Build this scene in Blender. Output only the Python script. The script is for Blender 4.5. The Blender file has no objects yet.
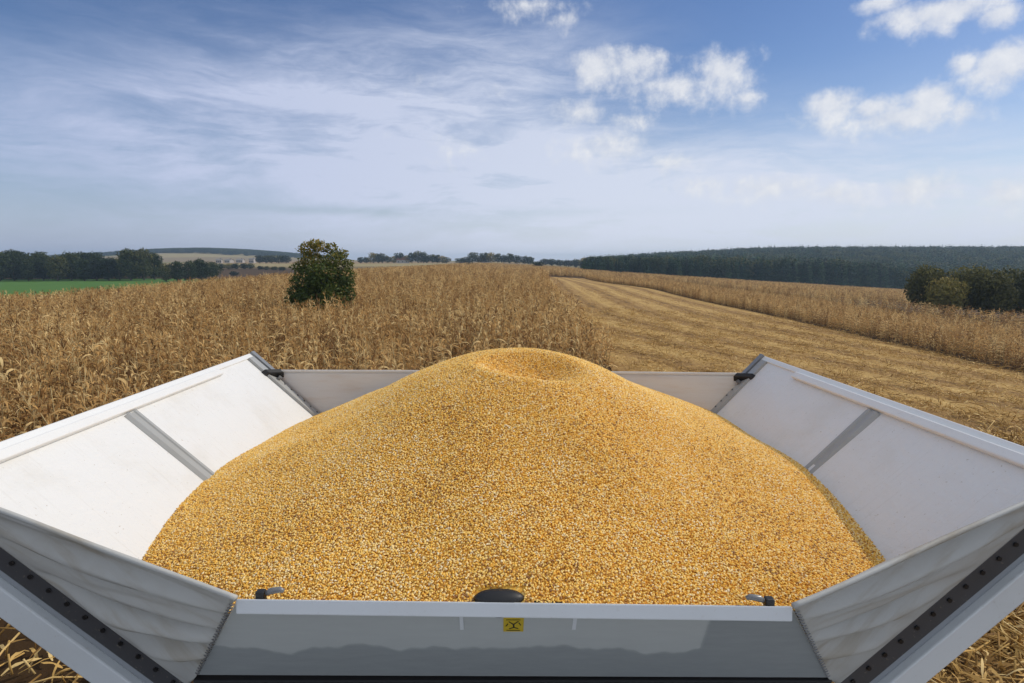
import bpy, bmesh, math, random
import numpy as np
from mathutils import Vector, Matrix

R = math.radians
scene = bpy.context.scene
COL = scene.collection
random.seed(7)
rng = np.random.default_rng(7)
H = 4.9                                     # camera height above the ground (m)
SUN_EL, SUN_AZ = 38.0, 72.0                 # sun: to the right and beyond the tank

# ------------------------------------------------------------------ camera
cd = bpy.data.cameras.new("camera"); cam = bpy.data.objects.new("camera", cd); COL.objects.link(cam)
cd.sensor_width = 36.0; cd.lens = 20.0; cd.clip_start = 0.05; cd.clip_end = 9000
cam.location = (0, 0, H); cam.rotation_euler = (R(90 - 8.15), 0, 0)
scene.camera = cam
scene.render.engine = 'CYCLES'
scene.render.resolution_x, scene.render.resolution_y = 1024, 683
vs = scene.view_settings
scene.display_settings.display_device = 'sRGB'
vs.view_transform = 'Standard'; vs.look = 'None'; vs.gamma = 1.0; vs.exposure = 0.10
cy = scene.cycles
cy.max_bounces = 6; cy.diffuse_bounces = 5; cy.glossy_bounces = 2; cy.transmission_bounces = 3
cy.volume_bounces = 0; cy.transparent_max_bounces = 4
cy.sample_clamp_indirect = 8.0
try:
    cy.use_denoising = True
    cy.denoiser = 'OPENIMAGEDENOISE'
except Exception:
    pass

# ------------------------------------------------------------------ node maths
class S:
    """a socket with operators, so that node maths reads like maths"""
    def __init__(s, nt, k): s.nt, s.k = nt, k
    def _m(s, op, *a, clamp=False):
        n = s.nt.nodes.new('ShaderNodeMath'); n.operation = op; n.use_clamp = clamp
        for i, v in enumerate((s,) + a):
            if isinstance(v, S): s.nt.links.new(v.k, n.inputs[i])
            else: n.inputs[i].default_value = float(v)
        return S(s.nt, n.outputs[0])
    def __add__(s, o): return s._m('ADD', o)
    __radd__ = __add__
    def __sub__(s, o): return s._m('SUBTRACT', o)
    def __rsub__(s, o): return (s * -1.0) + o
    def __mul__(s, o): return s._m('MULTIPLY', o)
    __rmul__ = __mul__
    def __truediv__(s, o): return s._m('DIVIDE', o)
    def clamp(s): return s._m('ADD', 0.0, clamp=True)
    def max(s, o): return s._m('MAXIMUM', o)
    def min(s, o): return s._m('MINIMUM', o)
    def pow(s, o): return s._m('POWER', o)
    def step(s, a, b):
        n = s.nt.nodes.new('ShaderNodeMapRange'); n.interpolation_type = 'SMOOTHSTEP'
        s.nt.links.new(s.k, n.inputs['Value'])
        n.inputs['From Min'].default_value = a; n.inputs['From Max'].default_value = b
        return S(s.nt, n.outputs['Result'])

def node(nt, kind, **kw):
    n = nt.nodes.new(kind)
    for k, v in kw.items(): setattr(n, k, v)
    return n

def combine(nt, x, y, z):
    n = nt.nodes.new('ShaderNodeCombineXYZ')
    for i, v in enumerate((x, y, z)):
        if isinstance(v, S): nt.links.new(v.k, n.inputs[i])
        else: n.inputs[i].default_value = v
    return n.outputs[0]

def noise(nt, vec, scale, detail=4, rough=0.55, dist=0.0):
    n = nt.nodes.new('ShaderNodeTexNoise')
    if vec is not None: nt.links.new(vec, n.inputs['Vector'])
    n.inputs['Scale'].default_value = scale; n.inputs['Detail'].default_value = detail
    n.inputs['Roughness'].default_value = rough; n.inputs['Distortion'].default_value = dist
    return S(nt, n.outputs['Fac'])

def mixc(nt, fac, a, b, mode='MIX'):
    n = nt.nodes.new('ShaderNodeMix'); n.data_type = 'RGBA'; n.blend_type = mode
    for i, v in ((0, fac), (6, a), (7, b)):
        if isinstance(v, S): nt.links.new(v.k, n.inputs[i])
        elif isinstance(v, bpy.types.NodeSocket): nt.links.new(v, n.inputs[i])
        elif isinstance(v, (int, float)): n.inputs[i].default_value = v
        else: n.inputs[i].default_value = (v[0], v[1], v[2], 1)
    return n.outputs[2]

# ------------------------------------------------------------------ world: sky and clouds
w = bpy.data.worlds.new("World"); scene.world = w; w.use_nodes = True
nt = w.node_tree; nt.nodes.clear()
sky = node(nt, 'ShaderNodeTexSky', sky_type='NISHITA', sun_disc=False)
sky.sun_elevation = R(SUN_EL); sky.sun_rotation = R(SUN_AZ)
sky.air_density = 1.0; sky.dust_density = 0.6; sky.ozone_density = 2.5; sky.altitude = 100
hs = node(nt, 'ShaderNodeHueSaturation'); hs.inputs['Saturation'].default_value = 1.22; hs.inputs['Hue'].default_value = 0.510; hs.inputs['Value'].default_value = 0.78
nt.links.new(sky.outputs[0], hs.inputs['Color'])
tc = node(nt, 'ShaderNodeTexCoord'); sp = node(nt, 'ShaderNodeSeparateXYZ')
nt.links.new(tc.outputs['Generated'], sp.inputs[0])
dx, dy, dz = (S(nt, sp.outputs[i]) for i in range(3))
az = dx._m('ARCTAN2', dy)                   # radians, right positive
el = dz._m('ARCSINE')
flat = combine(nt, az, el * 3.2, 0.0)
warp = noise(nt, flat, 3.0, 3, 0.5)
azel = combine(nt, az, el, 0.37)
n_cum = noise(nt, azel, 26.0, 9, 0.62)
n_big = noise(nt, azel, 6.0, 5, 0.55)
streak = noise(nt, combine(nt, az * 1.3 + el * 0.9, el * 8.0 + warp * 0.9, 0.2), 2.6, 8, 0.62)
streak2 = noise(nt, combine(nt, az * 2.2 - el * 2.0, el * 9.0 + warp * 0.8, 1.7), 3.0, 8, 0.7)

def blob(a0, e0, wa, we):
    a = (az - R(a0)) / R(wa); e = (el - R(e0)) / R(we)
    e = e.max(0.0) * 1.25 + (e * -1.0).max(0.0) * 0.75        # crisp above, thinning out below
    return 1.0 - (a * a + e * e)._m('SQRT')
def dome_of(a0, e0, wa, we):
    a = (az - R(a0)) / R(wa); e = (el - R(e0)) / R(we)
    r = (a * a + e * e) * -1.0
    return r._m('EXPONENT')
# thin high veil: broad soft sheets torn into streaks
veil = dome_of(-15, 9.5, 24, 5.4) * 1.2 + dome_of(8, 6.5, 22, 4.4) * 1.0 + dome_of(-16, 16, 15, 4.5) * 0.62 + dome_of(0, 18.0, 11, 5.0) * 0.50 \
     + dome_of(34, 4.5, 24, 5.5) * 0.85 + dome_of(0, 1.5, 60, 3.0) * 0.40 + dome_of(-40, 10, 14, 4) * .35
veil = (veil * (0.36 + streak.step(0.33, 0.70) * 0.60 + streak2.step(0.38, 0.7) * 0.40)).clamp()
# a pair of thin dark-blue gaps low over the horizon at the left of centre
gap = (dome_of(-7, 4.6, 15, 0.45) + dome_of(-24, 12.2, 6, 0.7) * 0.5) * streak.step(0.36, 0.56)
veil = (veil - gap * 0.75).clamp()
# fair-weather cumulus, lumpy on top, thinning out underneath
lobes = [(8.1, 17.5, 2.8, 1.5, 1), (12.0, 17.6, 3.1, 1.6, 1), (19.2, 16.4, 3.4, 2.0, 1), (15.7, 15.5, 5.8, 1.5, 0.9), (21.3, 14.0, 2.0, 1.1, 0.8),
         (28.2, 12.8, 2.7, 1.5, 1), (33.1, 11.3, 5.3, 1.0, 0.95), (35.1, 12.2, 1.8, 1.4, 1), (37.1, 11.1, 1.3, 1.3, 0.85), (31.0, 12.2, 2.1, 1.1, 0.9),
         (39.1, 14.2, 2.9, 1.7, 1), (37.1, 14.5, 1.3, 0.8, 0.9), (35.4, 18.3, 4.4, 1.0, 1), (38.7, 17.3, 1.7, 0.8, 0.9), (31.0, 19.7, 1.7, 0.5, 0.8),
         (1.7, 22.4, 4.4, 0.8, 0.62), (4.5, 21.4, 1.5, 0.8, 0.6), (6.0, 13.7, 2.3, 1.3, 0.78), (12.3, 12.8, 2.8, 0.9, 0.62), (9.2, 10.8, 5.6, 2.0, 0.6),
         (-8.2, 16.8, 2.4, 1.1, 0.22), (-0.8, 15.7, 1.9, 1.0, 0.22), (23.8, 6.4, 3.6, 1.2, 0.72), (29.0, 5.6, 3.0, 1.2, .66), (34.6, 5.6, 4.0, 1.4, 0.72), (40.3, 5.0, 2.0, 1.2, 0.85), (18, 7.0, 3.0, 1.0, .6), (15.0, 9.0, 4.0, 1.0, .55), (-6.0, 11.3, 3.8, 1.2, 0.2)]
cum = None
for a0, e0, wa, we, k in lobes:
    b = blob(a0, e0, wa * 1.38, we * 1.5) * k
    cum = b if cum is None else cum.max(b)
cum = cum + (n_cum - 0.5) * 1.5 + (n_big - 0.5) * 0.6
cumf = cum.step(0.08, 0.80)
shade_n = noise(nt, combine(nt, az + 0.010, el + 0.012, 0.37), 26.0, 9, 0.62)
lum = ((n_cum - shade_n) * 1.6 + 0.5).clamp()
lum = (lum * 0.75 + ((cum - 0.15) * 0.45).clamp() * 0.5).clamp()
ccol = mixc(nt, lum, (5.0, 5.35, 6.2), (7.6, 7.6, 7.6))
side = az.step(R(-42), R(14))
hcol = mixc(nt, side, (2.9, 3.4, 4.9), (5.4, 5.8, 6.8))
low_air = ((el.max(0.0) / R(6.0)).pow(1.3) * -1.0)._m('EXPONENT') * 0.9
base = mixc(nt, low_air, hs.outputs[0], hcol)
base = mixc(nt, veil * 0.88, base, mixc(nt, side, (4.5, 5.0, 6.7), (5.7, 6.1, 7.2)))
# broken white cloud added unseen over and behind the camera as fill light
behind = (el.step(R(27), R(50)) * 0.75).max(az._m('ABSOLUTE').step(R(75), R(120)) * 0.85) * el.step(R(-1), R(6))
base = mixc(nt, behind * (0.55 + n_big.step(0.35, 0.65) * 0.45), base, (6.6, 6.9, 7.4))
skyc = mixc(nt, cumf * 0.88, base, ccol)
bgn = node(nt, 'ShaderNodeBackground'); bgn.inputs['Strength'].default_value = 0.115
nt.links.new(skyc, bgn.inputs['Color'])
wo = node(nt, 'ShaderNodeOutputWorld'); nt.links.new(bgn.outputs[0], wo.inputs['Surface'])
w.cycles.sampling_method = 'MANUAL'; w.cycles.sample_map_resolution = 1024

# ------------------------------------------------------------------ sun
sd = bpy.data.lights.new("sun", 'SUN'); sd.energy = 2.25; sd.angle = R(0.55); sd.color = (1.0, 0.92, 0.79)
so = bpy.data.objects.new("sun", sd); COL.objects.link(so)
sv = Vector((math.sin(R(SUN_AZ)) * math.cos(R(SUN_EL)), math.cos(R(SUN_AZ)) * math.cos(R(SUN_EL)), math.sin(R(SUN_EL))))
so.rotation_euler = sv.to_track_quat('Z', 'Y').to_euler(); so.location = (40, 20, 60)

# ------------------------------------------------------------------ helpers
def link(name, mesh, parent=None):
    o = bpy.data.objects.new(name, mesh); COL.objects.link(o)
    if parent: o.parent = parent
    return o

def tag(o, label=None, cat=None, group=None, kind=None):
    if label: o['label'] = label
    if cat: o['category'] = cat
    if group: o['group'] = group
    if kind: o['kind'] = kind
    return o

def thing(name, label, cat, loc=(0, 0, 0), group=None):
    o = bpy.data.objects.new(name, None); COL.objects.link(o); o.location = loc; o.empty_display_size = 0.2
    return tag(o, label, cat, group)

def mesh_of(name, verts, faces, mats=(), smooth=False, fm=None):
    me = bpy.data.meshes.new(name)
    me.from_pydata([tuple(v) for v in verts], [], [tuple(f) for f in faces])
    for m in mats: me.materials.append(m)
    if fm is not None: me.polygons.foreach_set('material_index', fm)
    if smooth: me.polygons.foreach_set('use_smooth', [True] * len(me.polygons))
    me.update()
    return me

class MB:
    """collects boxes, bars and tubes into one mesh"""
    def __init__(s): s.v, s.f = [], []
    def add(s, v, f):
        k = len(s.v); s.v += [tuple(p) for p in v]; s.f += [tuple(i + k for i in q) for q in f]
    def frame_box(s, o, ax, ay, az_, x0, x1, y0, y1, z0, z1):
        o, ax, ay, az_ = (np.array(q, float) for q in (o, ax, ay, az_))
        c = [o + ax * x + ay * y + az_ * z for z in (z0, z1) for y in (y0, y1) for x in (x0, x1)]
        s.add(c, [(0, 2, 3, 1), (4, 5, 7, 6), (0, 1, 5, 4), (2, 6, 7, 3), (0, 4, 6, 2), (1, 3, 7, 5)])
    def box(s, x0, x1, y0, y1, z0, z1):
        s.frame_box((0, 0, 0), (1, 0, 0), (0, 1, 0), (0, 0, 1), x0, x1, y0, y1, z0, z1)
    def prism(s, prof, a, b, ax, ay):
        """a closed profile in the (ax, ay) plane swept from a to b"""
        a, b, ax, ay = (np.array(q, float) for q in (a, b, ax, ay)); n = len(prof)
        v = [a + ax * p + ay * q for p, q in prof] + [b + ax * p + ay * q for p, q in prof]
        f = [(i, (i + 1) % n, n + (i + 1) % n, n + i) for i in range(n)] + [tuple(range(n))[::-1], tuple(range(n, 2 * n))]
        s.add(v, f)
    def tube(s, pts, rad, n=8):
        pts = [np.array(p, float) for p in pts]
        if not hasattr(rad, '__len__'): rad = [rad] * len(pts)
        v, f = [], []
        for i, p in enumerate(pts):
            t = pts[min(i + 1, len(pts) - 1)] - pts[max(i - 1, 0)]; t = t / (np.linalg.norm(t) + 1e-9)
            u = np.cross(t, (0, 0, 1) if abs(t[2]) < .9 else (1, 0, 0)); u /= np.linalg.norm(u); q = np.cross(t, u)
            v += [p + rad[i] * (u * math.cos(2 * math.pi * k / n) + q * math.sin(2 * math.pi * k / n)) for k in range(n)]
        for i in range(len(pts) - 1):
            f += [(i * n + k, i * n + (k + 1) % n, (i + 1) * n + (k + 1) % n, (i + 1) * n + k) for k in range(n)]
        f += [tuple(range(n))[::-1], tuple(range((len(pts) - 1) * n, len(pts) * n))]
        s.add(v, f)
    def lathe(s, o, prof, n=20):
        v, f = [], []
        for r, z in prof: v += [(o[0] + r * math.cos(2 * math.pi * k / n), o[1] + r * math.sin(2 * math.pi * k / n), o[2] + z) for k in range(n)]
        for i in range(len(prof) - 1):
            f += [(i * n + k, i * n + (k + 1) % n, (i + 1) * n + (k + 1) % n, (i + 1) * n + k) for k in range(n)]
        s.add(v, f)
    def build(s, name, mat, parent=None, bevel=0.0, smooth=False, seg=2):
        me = bpy.data.meshes.new(name); me.from_pydata(s.v, [], s.f); me.materials.append(mat)
        bm = bmesh.new(); bm.from_mesh(me); bmesh.ops.recalc_face_normals(bm, faces=bm.faces)
        if bevel: bmesh.ops.bevel(bm, geom=[e for e in bm.edges if e.is_manifold and e.calc_face_angle() > 0.5], offset=bevel, segments=seg, affect='EDGES', profile=0.5)
        bm.to_mesh(me); bm.free()
        if smooth: me.polygons.foreach_set('use_smooth', [True] * len(me.polygons))
        return link(name, me, parent)

def material(name, color=(.5, .5, .5), rough=0.6, spec=0.5, metal=0.0):
    m = bpy.data.materials.new(name); m.use_nodes = True
    b = m.node_tree.nodes['Principled BSDF']
    b.inputs['Base Color'].default_value = (*color, 1); b.inputs['Roughness'].default_value = rough
    b.inputs['Specular IOR Level'].default_value = spec; b.inputs['Metallic'].default_value = metal
    return m, m.node_tree, b

def bump(nt, b, fac, strength, dist):
    n = nt.nodes.new('ShaderNodeBump'); n.inputs['Strength'].default_value = strength; n.inputs['Distance'].default_value = dist
    nt.links.new(fac.k, n.inputs['Height']); nt.links.new(n.outputs[0], b.inputs['Normal'])

def objcoord(nt): return nt.nodes.new('ShaderNodeTexCoord').outputs['Object']
def obj_random(nt): return S(nt, nt.nodes.new('ShaderNodeObjectInfo').outputs['Random'])
def ramp(nt, fac, stops, interp='LINEAR'):
    n = nt.nodes.new('ShaderNodeValToRGB'); n.color_ramp.interpolation = interp
    e = n.color_ramp.elements
    while len(e) < len(stops): e.new(0.5)
    for q, (p, c) in zip(e, stops): q.position = p; q.color = (*c, 1)
    nt.links.new(fac.k, n.inputs[0])
    return n.outputs[0]

def smooth01(a, b, x):
    t = np.clip((np.asarray(x, float) - a) / (b - a), 0, 1); return t * t * (3 - 2 * t)

def gz(x, y):
    """height of the land"""
    x = np.asarray(x, float); y = np.asarray(y, float)
    xr = np.logaddexp(0, (x - 6) / 3.0) * 3.0
    z = -0.060 * np.minimum(xr, 330) + -0.004 * np.clip(y - 150, 0, 250) * smooth01(20, 160, x)
    z = z - 5.4 * smooth01(38, 88, -x) * (1 - smooth01(290, 520, y))
    z = z + 27 * smooth01(70, 420, x) * smooth01(400, 880, y)
    z = z + 24 * np.exp(-((x + 790) / 250) ** 2 - ((y - 1500) / 320) ** 2)
    z = z + 0.10 * np.sin(x * .13 + 1) * np.sin(y * .09) * smooth01(12, 40, y)
    z = z + 0.9 * smooth01(48, 125, y) * (1 - smooth01(-16, 3, x)) * smooth01(-58, -24, x)
    z = z + 1.6 * smooth01(420, 700, y) * smooth01(-300, 100, -x)
    return z

# ------------------------------------------------------------------ materials
def paint(name, col, rough, bump_s=0.0, dirt=0.0, spec=0.5):
    m, t, b = material(name, col, rough, spec); oc = objcoord(t)
    n1 = noise(t, oc, 3.0, 6, 0.6); n2 = noise(t, oc, 60.0, 3, 0.6)
    c = mixc(t, n1.step(0.45, 0.75) * dirt, col, (col[0] * .72, col[1] * .68, col[2] * .60))
    c = mixc(t, n2.step(0.62, 0.74) * dirt, c, (.38, .32, .22))
    t.links.new(c, b.inputs['Base Color'])
    r = n1 * 0.2 + (rough - 0.1); t.links.new(r.k, b.inputs['Roughness'])
    if bump_s: bump(t, b, noise(t, oc, 26.0, 4, 0.5), bump_s, 0.01)
    return m
m, t, b = material('flap_white', (.74, .74, .725), .5); M_panel = m
oc = objcoord(t); sq = t.nodes.new('ShaderNodeSeparateXYZ'); t.links.new(oc, sq.inputs[0]); AX, AY, AZ = (S(t, sq.outputs[k]) for k in range(3))
rub = noise(t, combine(t, AX * 2.0, AY * 45.0 + AX * 3.0, 0.0), 1.4, 6, .65); spots = noise(t, oc, 70.0, 3, .6); cloudy = noise(t, oc, 2.6, 7, .65)
c = mixc(t, rub.step(.52, .78) * .35, (.75, .75, .735), (.56, .54, .49))
c = mixc(t, cloudy.step(.48, .75) * .35, c, (.60, .565, .49)); c = mixc(t, spots.step(.66, .74) * .55, c, (.36, .29, .19))
t.links.new(c, b.inputs['Base Color']); t.links.new((rub * .3 + .32).k, b.inputs['Roughness']); bump(t, b, noise(t, oc, 24.0, 5, .55), .5, .01)
M_rim = paint('rim_white', (.78, .78, .76), .35, 0.0, 0.15)
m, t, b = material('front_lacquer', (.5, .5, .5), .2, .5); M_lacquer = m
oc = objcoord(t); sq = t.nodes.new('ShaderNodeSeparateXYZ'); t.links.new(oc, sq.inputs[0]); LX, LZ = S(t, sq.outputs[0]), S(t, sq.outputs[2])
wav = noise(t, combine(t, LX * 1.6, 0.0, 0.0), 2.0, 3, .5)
low = (LZ + (wav - .5) * .22 - 3.63).step(-.012, .012)                 # mirrored light and dark bands painted into the colour, parted along a wavy line
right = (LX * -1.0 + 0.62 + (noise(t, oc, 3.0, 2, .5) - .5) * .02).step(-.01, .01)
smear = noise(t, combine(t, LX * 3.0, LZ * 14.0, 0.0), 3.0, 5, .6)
refl = (low * right * .8 + (smear - .5) * .35 + .1).clamp()
t.links.new(mixc(t, refl, (.30, .32, .32), (.53, .55, .53)), b.inputs['Base Color']); t.links.new((refl * .3 + .12).k, b.inputs['Roughness'])
M_flange = paint('flange_paint', (.72, .745, .76), .3, 0.0, 0.12)
M_endf = paint('end_paint', (.66, .69, .70), .35, 0.0, 0.2)
M_lip = paint('lip_paint', (.30, .32, .34), .4, 0.0, 0.2)
M_grey = paint('rib_grey', (.36, .365, .355), .45, 0.0, 0.3)
M_steelg = paint('frame_steel', (.22, .23, .24), .4, 0.0, .2)
M_steel = paint('clamp_steel', (.06, .06, .064), .42, 0.05, 0.25)
M_black, _, _ = material('black_rubber', (.012, .012, .013), .5)
M_bolt, _, _ = material('bolt_black', (.01, .01, .011), .35)
M_hull = paint('hull_paint', (.45, .47, .47), .4, 0.0, 0.3)
M_deck = paint('deck_paint', (.36, .37, .37), .4, 0.0, 0.4)
M_knob, _, _ = material('knob_alu', (.20, .20, .20), .35, .5, 0.3)

def let_through(t, b, col, fac):
    tr = t.nodes.new('ShaderNodeBsdfTranslucent'); tr.inputs['Color'].default_value = (*col, 1)
    mx = t.nodes.new('ShaderNodeMixShader'); mx.inputs[0].default_value = fac
    t.links.new(b.outputs[0], mx.inputs[1]); t.links.new(tr.outputs[0], mx.inputs[2]); t.links.new(mx.outputs[0], t.nodes['Material Output'].inputs['Surface'])
m, t, b = material('tarpaulin', (.55, .55, .53), .6, .4); M_tarp = m
oc = objcoord(t); n1 = noise(t, oc, 5.0, 6, 0.6); n2 = noise(t, oc, 420.0, 2, 0.5)
spf = t.nodes.new('ShaderNodeSeparateXYZ'); t.links.new(oc, spf.inputs[0]); FX, FY, FZ = (S(t, spf.outputs[k]) for k in range(3))
fs = noise(t, combine(t, FX._m('ABSOLUTE') * 1.5, FY * 1.5, FZ * 13.0 - FX._m('ABSOLUTE') * 6.0), 1.6, 6, .6)
t.links.new(mixc(t, (fs.step(.46, .70) * .6 + n1.step(.5, .8) * .35).clamp(), (.52, .52, .49), (.36, .31, .23)), b.inputs['Base Color'])
bump(t, b, n2 * .25 + noise(t, oc, 14.0, 5, .6), 0.22, 0.01)
let_through(t, b, (.60, .56, .50), .12)
m, t, b = material('rear_tarpaulin', (.6, .57, .53), .6, .4); M_rear = m
oc = objcoord(t); sp_ = t.nodes.new('ShaderNodeSeparateXYZ'); t.links.new(oc, sp_.inputs[0])
X_, Z_ = S(t, sp_.outputs[0]), S(t, sp_.outputs[2])
st = noise(t, combine(t, X_ * 1.2, 0.0, Z_ * 9.0), 2.2, 5, .6)
t.links.new(mixc(t, st.step(.47, .74) * .6, (.80, .79, .78), (.62, .46, .32)), b.inputs['Base Color'])
bump(t, b, noise(t, combine(t, X_ * 1.5, 0.0, Z_ * 12.0), 2.0, 4, .6), 0.35, 0.02)
let_through(t, b, (.86, .82, .76), .58)

# kernels: each takes its colour from its own random number
m, t, b = material('maize_kernel', (.7, .4, .05), .55, .12); M_kernel = m
oi = t.nodes.new('ShaderNodeObjectInfo')
rnd = (S(t, oi.outputs['Random']) + (noise(t, oi.outputs['Location'], 2.6, 5, .6) - .5) * .55).clamp()
kc = ramp(t, rnd, [(0, (.36, .19, .09)), (.07, (.60, .31, .08)), (.20, (.86, .45, .06)), (.45, (.93, .59, .13)), (.75, (.94, .66, .22)), (.94, (.94, .73, .37)), (1.0, (.94, .80, .52))])
t.links.new(kc, b.inputs['Base Color'])
m, t, b = material('kernel_bed', (.5, .28, .04), .7, .2); M_bed = m
vor = t.nodes.new('ShaderNodeTexVoronoi'); vor.inputs['Scale'].default_value = 110
t.links.new(objcoord(t), vor.inputs['Vector'])
sc_ = t.nodes.new('ShaderNodeSeparateColor'); t.links.new(vor.outputs['Color'], sc_.inputs[0])
t.links.new(ramp(t, S(t, sc_.outputs[0]), [(0, (.40, .16, .03)), (.3, (.7, .36, .05)), (.8, (.85, .5, .08)), (1, (.85, .6, .2))]), b.inputs['Base Color'])

def leafy(name, stops, trans=0.25, rough=.75, attr=None, spec=.2):
    """dry or green leaf: colour by random number (object or stored per leaf), some light through it"""
    m, t, b = material(name, (.3, .2, .1), rough, spec)
    if attr:
        a = t.nodes.new('ShaderNodeAttribute'); a.attribute_name = attr; f = (S(t, a.outputs['Fac']) + (obj_random(t) - .5) * .75).clamp()
    else: f = obj_random(t)
    c = ramp(t, f, stops); t.links.new(c, b.inputs['Base Color'])
    if trans:
        tr = t.nodes.new('ShaderNodeBsdfTranslucent'); t.links.new(c, tr.inputs['Color'])
        mx = t.nodes.new('ShaderNodeMixShader'); mx.inputs[0].default_value = trans
        t.links.new(b.outputs[0], mx.inputs[1]); t.links.new(tr.outputs[0], mx.inputs[2])
        t.links.new(mx.outputs[0], t.nodes['Material Output'].inputs['Surface'])
    return m
M_mleaf = leafy('maize_leaf', [(0, (.15, .075, .028)), (.25, (.36, .195, .068)), (.65, (.68, .42, .155)), (1, (.92, .70, .34))], .36, .8)
M_mstalk = leafy('maize_stalk', [(0, (.26, .17, .075)), (.5, (.40, .28, .12)), (1, (.52, .40, .20))], 0, .7)
M_straw = leafy('straw', [(0, (.24, .13, .040)), (.4, (.50, .30, .085)), (.75, (.68, .44, .145)), (1, (.80, .60, .27))], .15, .7)

# ------------------------------------------------------------------ ground
def axis(lo, hi, n, fine):
    s = np.linspace(-1, 1, n); k = 5.6
    v = np.sinh(s * k) / math.sinh(k); c = np.where(v < 0, v * lo, v * hi)
    return c
def sheet(name, xs, ys, mat, dz=0.0):
    X, Y = np.meshgrid(xs, ys); Z = gz(X, Y) + dz
    V = np.stack([X.ravel(), Y.ravel(), Z.ravel()], 1); nx, ny = len(xs), len(ys)
    idx = np.arange(nx * ny).reshape(ny, nx)
    F = np.stack([idx[:-1, :-1].ravel(), idx[:-1, 1:].ravel(), idx[1:, 1:].ravel(), idx[1:, :-1].ravel()], 1)
    return link(name, mesh_of(name, V, F.tolist(), [mat], True))
m, t, b = material('soil_and_fields', (.12, .08, .045), .95, .1); M_ground = m
ps = t.nodes.new('ShaderNodeNewGeometry').outputs['Position']
spx = t.nodes.new('ShaderNodeSeparateXYZ'); t.links.new(ps, spx.inputs[0]); PX, PY = S(t, spx.outputs[0]), S(t, spx.outputs[1])
soil = mixc(t, noise(t, ps, 1.6, 6, .65).step(.4, .65), (.045, .028, .016), (.15, .095, .045))
vf = t.nodes.new('ShaderNodeTexVoronoi'); vf.inputs['Scale'].default_value = 0.0042; t.links.new(ps, vf.inputs['Vector'])
sf = t.nodes.new('ShaderNodeSeparateColor'); t.links.new(vf.outputs['Color'], sf.inputs[0])
fld = ramp(t, S(t, sf.outputs[0]), [(0, (.30, .20, .10)), (.3, (.26, .19, .10)), (.55, (.20, .20, .07)), (.8, (.34, .27, .13)), (1, (.15, .19, .06))], 'CONSTANT')
far_m = ((PY - 430.0) / 60.0).clamp()
t.links.new(mixc(t, far_m, soil, fld), b.inputs['Base Color'])
ground = sheet('ground', axis(2600, 2600, 181, 1), np.concatenate([np.linspace(-60, -2, 20), axis(1, 3200, 2 * 150 + 1, 1)[151:]]), M_ground)
tag(ground, 'brown soil and distant fields spreading to the horizon', 'ground', kind='structure')

def swath_l(y): y = np.asarray(y, float); return np.where(y < 9.5, -16, 4.6 - 2.7 * (1 - smooth01(12, 27, y)) + 1.1 * smooth01(25, 70, y) + 4.6 * smooth01(70, 180, y))
def swath_r(y): y = np.asarray(y, float); return 28.6 + 1.6 * smooth01(50, 100, y) - 7.5 * smooth01(120, 182, y) + 0.35 * np.sin(y * .11)
m, t, b = material('stubble', (.35, .24, .11), .9, .1); M_stub = m
ps = t.nodes.new('ShaderNodeNewGeometry').outputs['Position']
spx = t.nodes.new('ShaderNodeSeparateXYZ'); t.links.new(ps, spx.inputs[0]); PX, PY = S(t, spx.outputs[0]), S(t, spx.outputs[1])
at = t.nodes.new('ShaderNodeAttribute'); at.attribute_name = 'across'; U = S(t, at.outputs['Fac'])
wob = noise(t, combine(t, PX * .25, PY * .06, 0.0), 1.0, 3, .5)
fine = noise(t, combine(t, PX * 2.2, PY * .9, 0.0), 2.0, 8, .75)
coarse = noise(t, combine(t, PX * .5, PY * .22, 0.0), 1.4, 6, .65)
rows = ((U + wob * .7) * (2 * math.pi / 1.5))._m('SINE') * .5 + .5            # pairs of stubble rows
wind = ((U + wob * 3.2) * (2 * math.pi / 6.0) + 0.9)._m('SINE') * .5 + .5      # straw windrow of each pass
amt = (wind * .36 + rows * .12 + (fine - .5) * 1.25 + (coarse - .5) * .9 + .26)
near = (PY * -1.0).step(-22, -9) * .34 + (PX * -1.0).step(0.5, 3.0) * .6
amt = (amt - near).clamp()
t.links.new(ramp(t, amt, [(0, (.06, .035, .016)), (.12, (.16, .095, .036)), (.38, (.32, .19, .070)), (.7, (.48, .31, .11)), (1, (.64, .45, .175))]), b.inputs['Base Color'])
bump(t, b, fine, .8, .08)
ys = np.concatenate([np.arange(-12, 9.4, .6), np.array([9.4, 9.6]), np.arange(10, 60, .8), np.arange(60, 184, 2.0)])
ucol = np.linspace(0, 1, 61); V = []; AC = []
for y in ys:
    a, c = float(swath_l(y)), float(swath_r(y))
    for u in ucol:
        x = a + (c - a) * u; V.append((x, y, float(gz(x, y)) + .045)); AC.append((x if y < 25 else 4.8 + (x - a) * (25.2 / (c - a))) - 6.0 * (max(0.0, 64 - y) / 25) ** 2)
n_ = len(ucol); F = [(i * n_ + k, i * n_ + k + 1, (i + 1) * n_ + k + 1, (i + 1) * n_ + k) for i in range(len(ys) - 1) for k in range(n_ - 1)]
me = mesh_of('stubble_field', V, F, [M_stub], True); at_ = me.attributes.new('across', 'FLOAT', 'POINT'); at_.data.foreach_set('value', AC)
tag(link('stubble_field', me), 'harvested golden stubble strip with straw lines running away on the right', 'field', kind='structure')

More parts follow.
